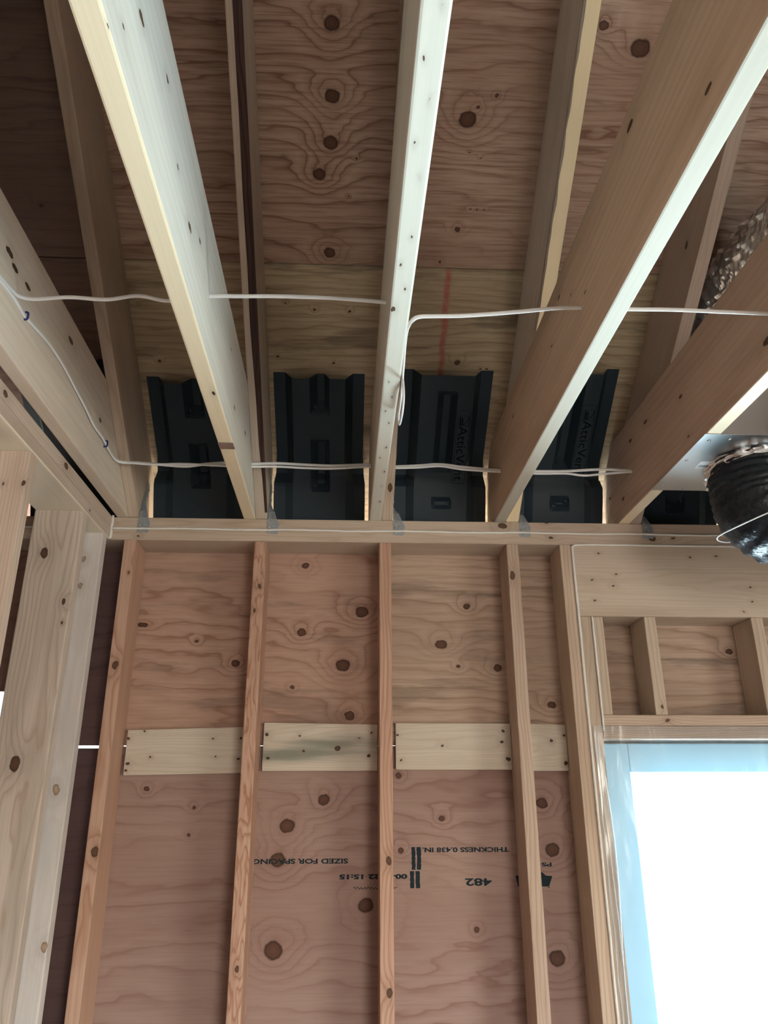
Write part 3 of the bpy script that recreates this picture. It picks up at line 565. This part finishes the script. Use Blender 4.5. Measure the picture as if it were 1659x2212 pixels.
# ------------------------------------------------------------------ vent baffles between the rafters
def baffle(xa, xb, ytop, pits, label, lettered=False, bulge=0.0015, seed=0):
    W = xb - xa
    up = Vector((0, SN, CS)); dn = Vector((0, CS, -SN)); base = ZT + OFF - 0.001
    crease_y = 0.085; d0 = 0.048
    P0 = Vector((0, ytop, base - SL * ytop)) - up * d0
    L1 = (crease_y - ytop) / CS
    Pc = P0 + dn * L1
    end = Vector((0, 0.127, ZT + 0.012)); dl = (end - Pc); L2 = dl.length; dl.normalize(); n2 = Vector((0, -dl.z, dl.y))
    def frame(s):
        if s <= L1 - 0.012: return P0 + dn * s, up, 1.0
        if s >= L1 + 0.012: return Pc + dl * (s - L1), n2, max(0.25, 1 - (s - L1) / 0.05)
        t = (s - L1 + 0.012) / 0.024
        a = P0 + dn * (L1 - 0.012); b = Pc + dl * 0.012
        p = a * (1 - t) ** 2 + Pc * 2 * t * (1 - t) + b * t * t
        return p, up.lerp(n2, t).normalized(), 1.0
    uu = [0, .065, .13, .172, .215, .31, .40, .42, .44, .48, .50, .54, .56, .60, .62, .70, .785, .827, .87, .935, 1.0]
    smax = L1 + L2
    ss = sorted(set([0, smax] + [round(smax * k / 22, 4) for k in range(23)] + [round(min(max(v, 0), smax), 4) for a, b, r in pits for v in (a, a + r * .5, a + r, b - r, b - r * .5, b)] + [L1 - .012, L1 - .006, L1, L1 + .006, L1 + .012]))
    def lerp(v, a, b): return min(1, max(0, (v - a) / (b - a)))
    def depth(u, s):
        f = (1 - lerp(u, .13, .215)) + lerp(u, .785, .87)
        d = d0 * f
        pu = min(lerp(u, .40, .48), 1 - lerp(u, .56, .62))
        pv = max([min(lerp(s, a - 1e-6, a + r), 1 - lerp(s, b - r, b + 1e-6)) if s > 0 or a >= 0 else 1.0 for a, b, r in pits] + [0])
        return d + 0.040 * min(pu, pv) if f == 0 else d
    rr = random.Random(seed); bm = bmesh.new(); G = []
    for s in ss:
        p, n, k = frame(s); row = []
        for u in uu:
            d = depth(u, s)
            pit = d0 * 0 < d and .40 < u < .62
            x = xa + W * u + W * 0.06 * (u - 0.5) * lerp(s, L1 - 0.04, L1 + 0.03) + (bulge * math.exp(-((s - L1) / 0.05) ** 2) * (1 if u < .5 else -1) * abs(u - .5) * 2)
            q = p + n * (d * (k if not pit else max(k, .6)))
            q.x = x; q.z += 0.0006 * mnoise.noise(Vector((x * 9, s * 9, seed)))
            if q.z > zr(q.y) - 0.0008: q.z = zr(q.y) - 0.0008
            row.append(bm.verts.new(q))
        G.append(row)
    for a, b in zip(G, G[1:]):
        for k in range(len(uu) - 1): bm.faces.new((a[k], a[k + 1], b[k + 1], b[k]))
    bmesh.ops.recalc_face_normals(bm, faces=bm.faces)
    bmesh.ops.solidify(bm, geom=list(bm.faces), thickness=0.0009)
    o = bm_obj('vent_baffle', bm, M_black, None, label=label, category='vent baffle', group='attic vent baffles')
    if lettered:
        # panel of raised lettering on the web beside the long recess, reading down the slope
        def place(bm2, u0, s0):
            for v in bm2.verts:
                lx, ly, lz = v.co
                p, n, k = frame(s0 + lx); v.co = Vector((xa + W * u0 + ly, p.y, p.z)) - n * (0.0016 + max(0, lz))
            return bm2
        bm2 = text_mesh('AtticVent', 0.205, 0.030, 0.0, 0.0)
        place(bm2, 0.655, lettered + 0.052)
        bm_obj('raised_lettering', bm2, M_emboss, o)
        def rect_line(pts, wd=0.0011):
            bmx = bmesh.new()
            for (ax, ay), (bx, by) in zip(pts, pts[1:]):
                dx, dy = bx - ax, by - ay; l = math.hypot(dx, dy) or 1; nx, ny = -dy / l * wd / 2, dx / l * wd / 2
                bmx.faces.new([bmx.verts.new((ax + nx, ay + ny, 0)), bmx.verts.new((bx + nx, by + ny, 0)), bmx.verts.new((bx - nx, by - ny, 0)), bmx.verts.new((ax - nx, ay - ny, 0))])
            return bmx
        frame_pts = [(0, -0.004), (0.27, -0.004), (0.27, 0.038), (0, 0.038), (0, -0.004)]
        bm_obj('raised_border', place(rect_line(frame_pts), 0.645, lettered - 0.004), M_emboss, o)
        arc = [(0.018 + 0.030 * math.sin(t * math.pi / 20), 0.006 + 0.026 * math.cos(t * math.pi / 20)) for t in range(0, 11)]
        lg = rect_line([(0.014, 0), (0.050, 0), (0.050, 0.034), (0.014, 0.034), (0.014, 0)])
        bm_obj('raised_logo', place(lg, 0.65, lettered), M_emboss, o)
        bm_obj('raised_logo', place(rect_line(arc, 0.0022), 0.65, lettered), M_emboss, o)
        bm_obj('raised_logo', place(rect_line([(0.018, 0.006), (0.047, 0.006)], 0.005), 0.65, lettered), M_emboss, o)
        bm_obj('raised_logo', place(rect_line([(0.022, 0.013), (0.047, 0.013)], 0.004), 0.65, lettered), M_emboss, o)
    return o
def s_of(y, ytop): return (y - ytop) / CS
baffle(-1.180, -0.868, -0.215, [(-0.1, 0.06, 0.03)], 'black vent baffle seen in the slot beside the partition plates', seed=6)
baffle(-0.772, -0.474, -0.170, [(-0.1, s_of(-0.072, -.17), 0.03), (s_of(-0.0, -.17), s_of(0.085, -.17) + 0.06, 0.03)], 'black vent baffle half hidden behind the cream joist with the metal band', seed=1)
baffle(-0.367, -0.073, -0.190, [(-0.1, s_of(-0.088, -.19), 0.035), (s_of(-0.018, -.19), s_of(0.085, -.19) + 0.065, 0.03)], 'unlettered black vent baffle with two short recesses, in full view', seed=2)
baffle(0.043, 0.344, -0.206, [(s_of(-0.164, -.206), s_of(0.078, -.206), 0.03), (s_of(0.085, -.206) + 0.075, s_of(0.085, -.206) + 0.118, 0.03)], 'black vent baffle with raised lettering and one long recess, in full view', lettered=0.125, seed=3)
baffle(0.456, 0.7545, -0.218, [(s_of(-0.20, -.218), s_of(0.075, -.218), 0.03), (s_of(0.085, -.218) + 0.065, s_of(0.085, -.218) + 0.12, 0.03)], 'lettered black vent baffle cut across by the white-bottomed joist', lettered=0.11, seed=4)
baffle(0.862, 1.160, -0.215, [(s_of(-0.18, -.215), s_of(0.0, -.215), 0.03), (s_of(0.085, -.215) + 0.05, s_of(0.085, -.215) + 0.12, 0.035)], 'dark vent baffle showing under the far edge of the silver duct box', seed=5)

# ------------------------------------------------------------------ steel rafter ties on the plate
TL = ['galvanised rafter tie nearest the partition corner', 'galvanised rafter tie below the bark-edged rafter', 'galvanised rafter tie below the knotted rafter foot',
      'galvanised rafter tie below the lettered baffle cut by a joist', 'twisted rafter tie beside the black flexible duct']
for i, (x0, x1) in enumerate(RX[:5]):
    xr = x1 + 0.0006; t = i * 0.4
    rows = [((xr + .002, -.0012, 2.4135), (xr + .031, -.0012, 2.4115)), ((xr - .002, -.0012, 2.418), (xr + .035, -.0012, 2.416)), ((xr + .000, -.0012, 2.445), (xr + .038, -.0012, 2.444)),
            ((xr + .001, -.0012, 2.4632), (xr + .030, -.0012, 2.4625)), ((xr + .0012, .004, 2.487), (xr + .020, .010, 2.492)), ((xr + .0010, .012, 2.507), (xr + .010, .030, 2.512)),
            ((xr + .0008, .020, 2.530), (xr + .002, .050, 2.535)), ((xr + .0006, .035, 2.570), (xr + .0006, .068, 2.572)), ((xr + .0006, .050, 2.610), (xr + .0006, .083, 2.610))]
    bm = bmesh.new(); R = []
    for a, b in rows: R.append([bm.verts.new(a), bm.verts.new(Vector(a).lerp(Vector(b), .5) + Vector((0, -.001, 0))), bm.verts.new(b)])
    for a, b in zip(R, R[1:]):
        for k in range(2): bm.faces.new((a[k], a[k + 1], b[k + 1], b[k]))
    bmesh.ops.recalc_face_normals(bm, faces=bm.faces); bmesh.ops.solidify(bm, geom=list(bm.faces), thickness=0.0012)
    tie = bm_obj('rafter_tie', bm, M_galv, None, label=TL[i], category='bracket', group='steel rafter ties')
    for dx, dz in ((.006, 2.436), (.020, 2.440), (.027, 2.427), (.010, 2.421), (.014, 2.455)):
        bm = bmesh.new(); bmesh.ops.create_uvsphere(bm, u_segments=8, v_segments=5, radius=0.0036)
        for v in bm.verts: v.co = Vector((v.co.x + xr + dx, v.co.y * 0.6 - 0.0018, v.co.z + dz))
        bm_obj('nail_head', bm, M_steel, tie, smooth=True)
    for y, z in ((.018, 2.515), (.030, 2.545), (.055, 2.585)):
        bm = bmesh.new(); bmesh.ops.create_uvsphere(bm, u_segments=8, v_segments=5, radius=0.0034)
        for v in bm.verts: v.co = Vector((v.co.x * 0.6 + xr + .0055, v.co.y + y + .01, v.co.z + z))
        bm_obj('nail_head', bm, M_steel, tie, smooth=True)

# ------------------------------------------------------------------ cables
def cable(name, segs, label, r=0.0028, ry=0.0046, group=None):
    o = None
    bm = tube(segs, r, 10, ry, per=8)
    p = dict(label=label, category='cable')
    if group: p['group'] = group
    return bm_obj(name, bm, M_cable, None, smooth=True, **p)
UP12 = [(-0.819,-1.012,2.588),(-0.819,-0.985,2.594),(-0.817,-0.9588,2.6004),(-0.7898,-0.948,2.6022),(-0.7143,-0.9572,2.6024),(-0.6331,-0.9665,2.5922),(-0.564,-0.9758,2.5968),(-0.4978,-0.985,2.5792)]
UP23 = [(-0.4205,-0.985,2.5932),(-0.3499,-0.9878,2.5933),(-0.2724,-0.9906,2.5937),(-0.1754,-0.9934,2.5911),(-0.1171,-0.9962,2.5862),(-0.0512,-0.999,2.5792)]
LOOPD = [(-0.030,-0.99,2.580),(-0.0095,-0.93,2.575),(-0.004,-0.8779,2.49),(-0.003,-0.8936,2.4232),(-0.003,-0.8476,2.4032),(-0.003,-0.7600,2.420),(-0.004,-0.7429,2.4476),(-0.004,-0.8243,2.451),(-0.004,-0.903,2.4748),(-0.004,-0.9759,2.497),(-0.004,-1.0495,2.4849),(0.0083,-1.03,2.5165),(0.023,-1.0261,2.5264)]
UP34 = [(0.0539,-1.0222,2.5312),(0.112,-1.0182,2.5369),(0.2098,-1.0143,2.5505),(0.3094,-1.0104,2.5667),(0.3602,-1.0065,2.5723),(0.39,-1.008,2.571)]
UP45 = [(0.4675,-1.01,2.5695),(0.5588,-1.0067,2.5735),(0.6606,-1.0033,2.5742),(0.80,-1.0,2.5741),(1.0,-1.0,2.572)]
SC = [(-0.8195,-1.40,2.53),(-0.8195,-1.1064,2.570),(-0.8195,-1.0488,2.583)]
cable('white_cable', SC + UP12 + UP23 + LOOPD + UP34 + UP45, 'white cable strung through the joists in front of the red stripe, with a hanging loop')
SA = [(-0.819,-1.5,2.50),(-0.819,-1.1012,2.5687),(-0.819,-1.0434,2.5775),(-0.819,-0.989,2.583),(-0.819,-0.9531,2.583),(-0.819,-0.9188,2.5804),(-0.819,-0.8646,2.5885),(-0.819,-0.7843,2.5996),(-0.819,-0.6918,2.6014),(-0.819,-0.5918,2.5915),(-0.819,-0.5061,2.5825),(-0.819,-0.4289,2.5704),(-0.819,-0.3485,2.5725),(-0.819,-0.2866,2.566),(-0.815,-0.2043,2.5675)]
LA = [(-0.7588,-0.183,2.5723),(-0.7033,-0.181,2.5695),(-0.6196,-0.179,2.5653),(-0.5645,-0.177,2.5738),(-0.5019,-0.175,2.5805),(-0.4203,-0.172,2.5802),(-0.3409,-0.159,2.5892),(-0.2556,-0.146,2.5919),(-0.1692,-0.133,2.5961),(-0.0521,-0.12,2.6074),(0.0068,-0.12,2.6019),(0.0953,-0.1225,2.6056),(0.1692,-0.125,2.6106),(0.2426,-0.1275,2.6011),(0.3604,-0.13,2.5907),(0.4693,-0.14,2.5849),(0.5645,-0.145,2.5843),(0.6828,-0.15,2.5905),(0.7745,-0.155,2.585),(0.80,-0.156,2.585)]
ca = cable('white_cable', SA + LA, 'white cable stapled along the pale joist, then running low in front of the baffles')
LB = [(-0.795,-0.19,2.5703),(-0.7164,-0.187,2.5663),(-0.62,-0.184,2.5708),(-0.5012,-0.18,2.5684),(-0.4198,-0.178,2.5682),(-0.3404,-0.165,2.5755),(-0.2553,-0.152,2.5782),(-0.169,-0.139,2.584),(-0.0521,-0.126,2.5981),(0.0068,-0.126,2.5945),(0.0952,-0.1285,2.5965),(0.169,-0.131,2.6015),(0.2423,-0.1335,2.5904),(0.36,-0.136,2.583),(0.4688,-0.146,2.5742),(0.5643,-0.15,2.5742),(0.622,-0.153,2.5671),(0.6808,-0.157,2.5713),(0.7739,-0.161,2.579),(0.8,-0.162,2.5758)]
cable('white_cable', LB, 'lower white cable of the twin run hanging in front of the black baffles', 0.0026, 0.0038)
for (y, z) in ((-0.9126, 2.584), (-0.3176, 2.570)):      # blue insulated staples
    bm = tube([(-0.8245, y - 0.0005, z + 0.0095), (-0.8155, y, z + 0.0085), (-0.8140, y, z), (-0.8155, y, z - 0.0085), (-0.8245, y + 0.0005, z - 0.0095)], 0.0022, 8, per=5, up=(0, 1, 0))
    bm_obj('cable_staple', bm, M_blue, ca, smooth=True, label='dark blue plastic staple')

# ------------------------------------------------------------------ duct box, flexible ducts
box_e = empty('duct_box', (0.98, -0.47, ZT - 0.0015), label='silver sheet-metal duct box screwed under the joists above the black duct', category='duct box')
x0, x1, y0, y1 = 0.7725, 1.187, -0.654, -0.2905
bm_obj('flange', box(x0, x1, y0, y1, ZT - 0.0016, ZT - 0.0004, 0.0004), M_sheet, box_e)
bm = bmesh.new()
for f in (((0.815, y0 + .003), (1.175, y0 + .003)), ((1.175, y0 + .003), (1.175, y1 - .003)), ((1.175, y1 - .003), (0.815, y1 - .003)), ((0.815, y1 - .003), (0.815, y0 + .003))):
    (ax, ay), (bx_, by) = f
    bm.faces.new([bm.verts.new(p) for p in ((ax, ay, ZT), (bx_, by, ZT), (bx_, by, ZT + 0.205), (ax, ay, ZT + 0.205))])
bm.faces.new([bm.verts.new(p) for p in ((0.815, y0 + .003, ZT + .205), (1.175, y0 + .003, ZT + .205), (1.175, y1 - .003, ZT + .205), (0.815, y1 - .003, ZT + .205))])
bmesh.ops.remove_doubles(bm, verts=bm.verts, dist=1e-5); bmesh.ops.recalc_face_normals(bm, faces=bm.faces)
bm_obj('box_body', bm, M_sheet, box_e)
for sx, sy in ((0.797, -0.62), (0.846, -0.632), (0.79, -0.5), (0.79, -0.33), (0.861, -0.303), (1.0, -0.635)):
    bm = bmesh.new(); bmesh.ops.create_uvsphere(bm, u_segments=10, v_segments=6, radius=0.0045)
    for v in bm.verts: v.co = Vector((v.co.x + sx, v.co.y + sy, v.co.z * 0.6 + ZT - 0.003))
    bm_obj('screw_head', bm, M_steel, box_e, smooth=True)
lab = bm_obj('paper_label', box(0.832, 0.905, -0.494, -0.451, ZT - 0.0022, ZT - 0.0017, 0), M_label, box_e)
bx = 0.838; r3 = random.Random(4); bm = bmesh.new()
while bx < 0.895:
    wd = r3.choice((.001, .0018, .003)); zz = ZT - 0.0024
    bm.faces.new([bm.verts.new(p) for p in ((bx, -0.458, zz), (bx + wd, -0.458, zz), (bx + wd, -0.472, zz), (bx, -0.472, zz))]); bx += wd + r3.choice((.001, .002))
bm_obj('label_bars', bm, M_ink, lab)

def duct_r(t, a):
    v = 1.0 + 0.020 * math.sin(t * 150 + 2 * math.sin(a)) + 0.05 * mnoise.noise(Vector((math.cos(a) * 1.4, math.sin(a) * 1.4, t * 9))) + 0.03 * mnoise.noise(Vector((math.cos(a) * 3, math.sin(a) * 3, t * 70)))
    return v * (0.93 + 0.07 * min(1, t * 8))
duct = empty('flexible_duct', (1.02, -0.49, 2.17), label='black plastic-wrapped flexible duct hanging from the silver box and bending away', category='duct')
DP = [(0.988, -0.475, ZT - 0.004), (0.985, -0.48, 2.42), (0.983, -0.487, 2.36), (0.992, -0.494, 2.318), (1.03, -0.50, 2.292), (1.10, -0.505, 2.285), (1.25, -0.51, 2.29), (1.5, -0.52, 2.30), (1.9, -0.53, 2.30)]
bm_obj('duct_jacket', tube(DP, 0.124, 48, per=14, up=(0, 1, 0), rfun=duct_r), M_wrap, duct, smooth=True)
def collar_r(t, a): return 1.0 + 0.13 * mnoise.noise(Vector((math.cos(a) * 5, math.sin(a) * 5, t * 4))) + 0.05 * mnoise.noise(Vector((math.cos(a) * 14, math.sin(a) * 14, t * 9)))
bm_obj('foil_collar', tube([(0.988, -0.475, ZT - 0.002), (0.987, -0.477, ZT - 0.022), (0.986, -0.48, ZT - 0.042)], 0.126, 64, per=8, up=(0, 1, 0), closed_ends=False, rfun=collar_r), M_foil, duct, label='crumpled silver tape round the top of the duct')
ring = []
for k in range(26):
    a = 2 * math.pi * k / 25
    ring.append((0.985 + 0.1275 * math.cos(a), -0.492 + 0.1275 * math.sin(a), 2.287 + 0.032 * math.cos(a) + 0.003 * math.sin(3 * a)))
bm_obj('tie_string', tube(ring, 0.0017, 6, per=4), M_cable, duct, smooth=True, label='white string tied round the duct')
def foil_r(t, a): return 1.0 + 0.028 * math.sin(t * 190 + 1.2 * math.sin(a)) + 0.13 * abs(mnoise.noise(Vector((math.cos(a) * 3.2, math.sin(a) * 3.2, t * 26)))) + 0.07 * mnoise.noise(Vector((math.cos(a) * 9, math.sin(a) * 9, t * 60)))
FP = [(0.985, -0.36, 2.675), (0.985, -0.365, 2.76), (0.988, -0.40, 2.87), (1.0, -0.50, 2.955), (1.02, -0.65, 2.985), (1.04, -0.85, 2.98), (1.05, -1.2, 2.97)]
bm_obj('foil_duct', tube(FP, 0.114, 72, per=28, up=(1, 0, 0), rfun=foil_r), M_foil, None, smooth=False, label='crinkled silver foil duct climbing behind the brown rafter', category='duct')

# ------------------------------------------------------------------ window and its plastic cover
win = empty('window_1', (1.25, D, 0.75), kind='structure')
wx0, wx1, wz0, wz1 = 0.664, 1.85, 0.76, 1.772
fw = 0.085
for a in ((wx0, wx0 + fw, wz0, wz1), (wx1 - fw, wx1, wz0, wz1), (wx0 + fw, wx1 - fw, wz1 - fw, wz1), (wx0 + fw, wx1 - fw, wz0, wz0 + fw)):
    bm_obj('window_frame', box(a[0], a[1], 0.085, 0.15, a[2], a[3], 0.004), M_vinyl, win)
bm_obj('pane', box(wx0 + fw, wx1 - fw, 0.118, 0.122, wz0 + fw, wz1 - fw, 0), M_glass, win)
film = empty('plastic_sheet', (1.25, -0.004, 0.7), label='clear plastic sheet taped over the bright window opening', category='plastic sheet')
bm = bmesh.new(); NX, NZ = 60, 60; G = []
for i in range(NX + 1):
    row = []
    for k in range(NZ + 1):
        x = 0.620 + (1.88 - 0.620) * i / NX; z = 0.70 + (1.8165 - 0.70) * k / NZ
        e = min(1, (x - 0.62) / 0.08, (1.8165 - z) / 0.06)
        y = -0.0025 - 0.003 * abs(mnoise.noise(Vector((x * 16, 1.5, z * 3)))) - 0.006 * (1 - e) * abs(mnoise.noise(Vector((x * 60, 3, z * 5))))
        row.append(bm.verts.new((x, y, z)))
    G.append(row)
for i in range(NX):
    for k in range(NZ): bm.faces.new((G[i][k], G[i + 1][k], G[i + 1][k + 1], G[i][k + 1]))
bm_obj('film', bm, M_film, film, smooth=True)
r4 = random.Random(9)
def fold(path, r): bm_obj('film_fold', tube(path, r, 6, r * 0.5, per=8), M_fold, film, smooth=True)
fold([(0.6215 + 0.0015 * math.sin(z * 31), -0.004, z) for z in [1.815 - 0.06 * i for i in range(15)]], 0.0016)
fold([(0.632 + 0.005 * math.sin(z * 6.5), -0.006, z) for z in [1.80 - 0.06 * i for i in range(15)]], 0.0014)
fold([(0.642 + 0.006 * math.sin(z * 9 + 1), -0.006, z) for z in [1.76 - 0.06 * i for i in range(14)]], 0.0016)
for z, a in ((1.8120, 0.0012), (1.8055, 0.0016), (1.7985, 0.001)):
    fold([(0.64 + 0.08 * i, -0.006, z + a * math.sin(i * 1.7 + z * 90)) for i in range(14)], 0.0013)
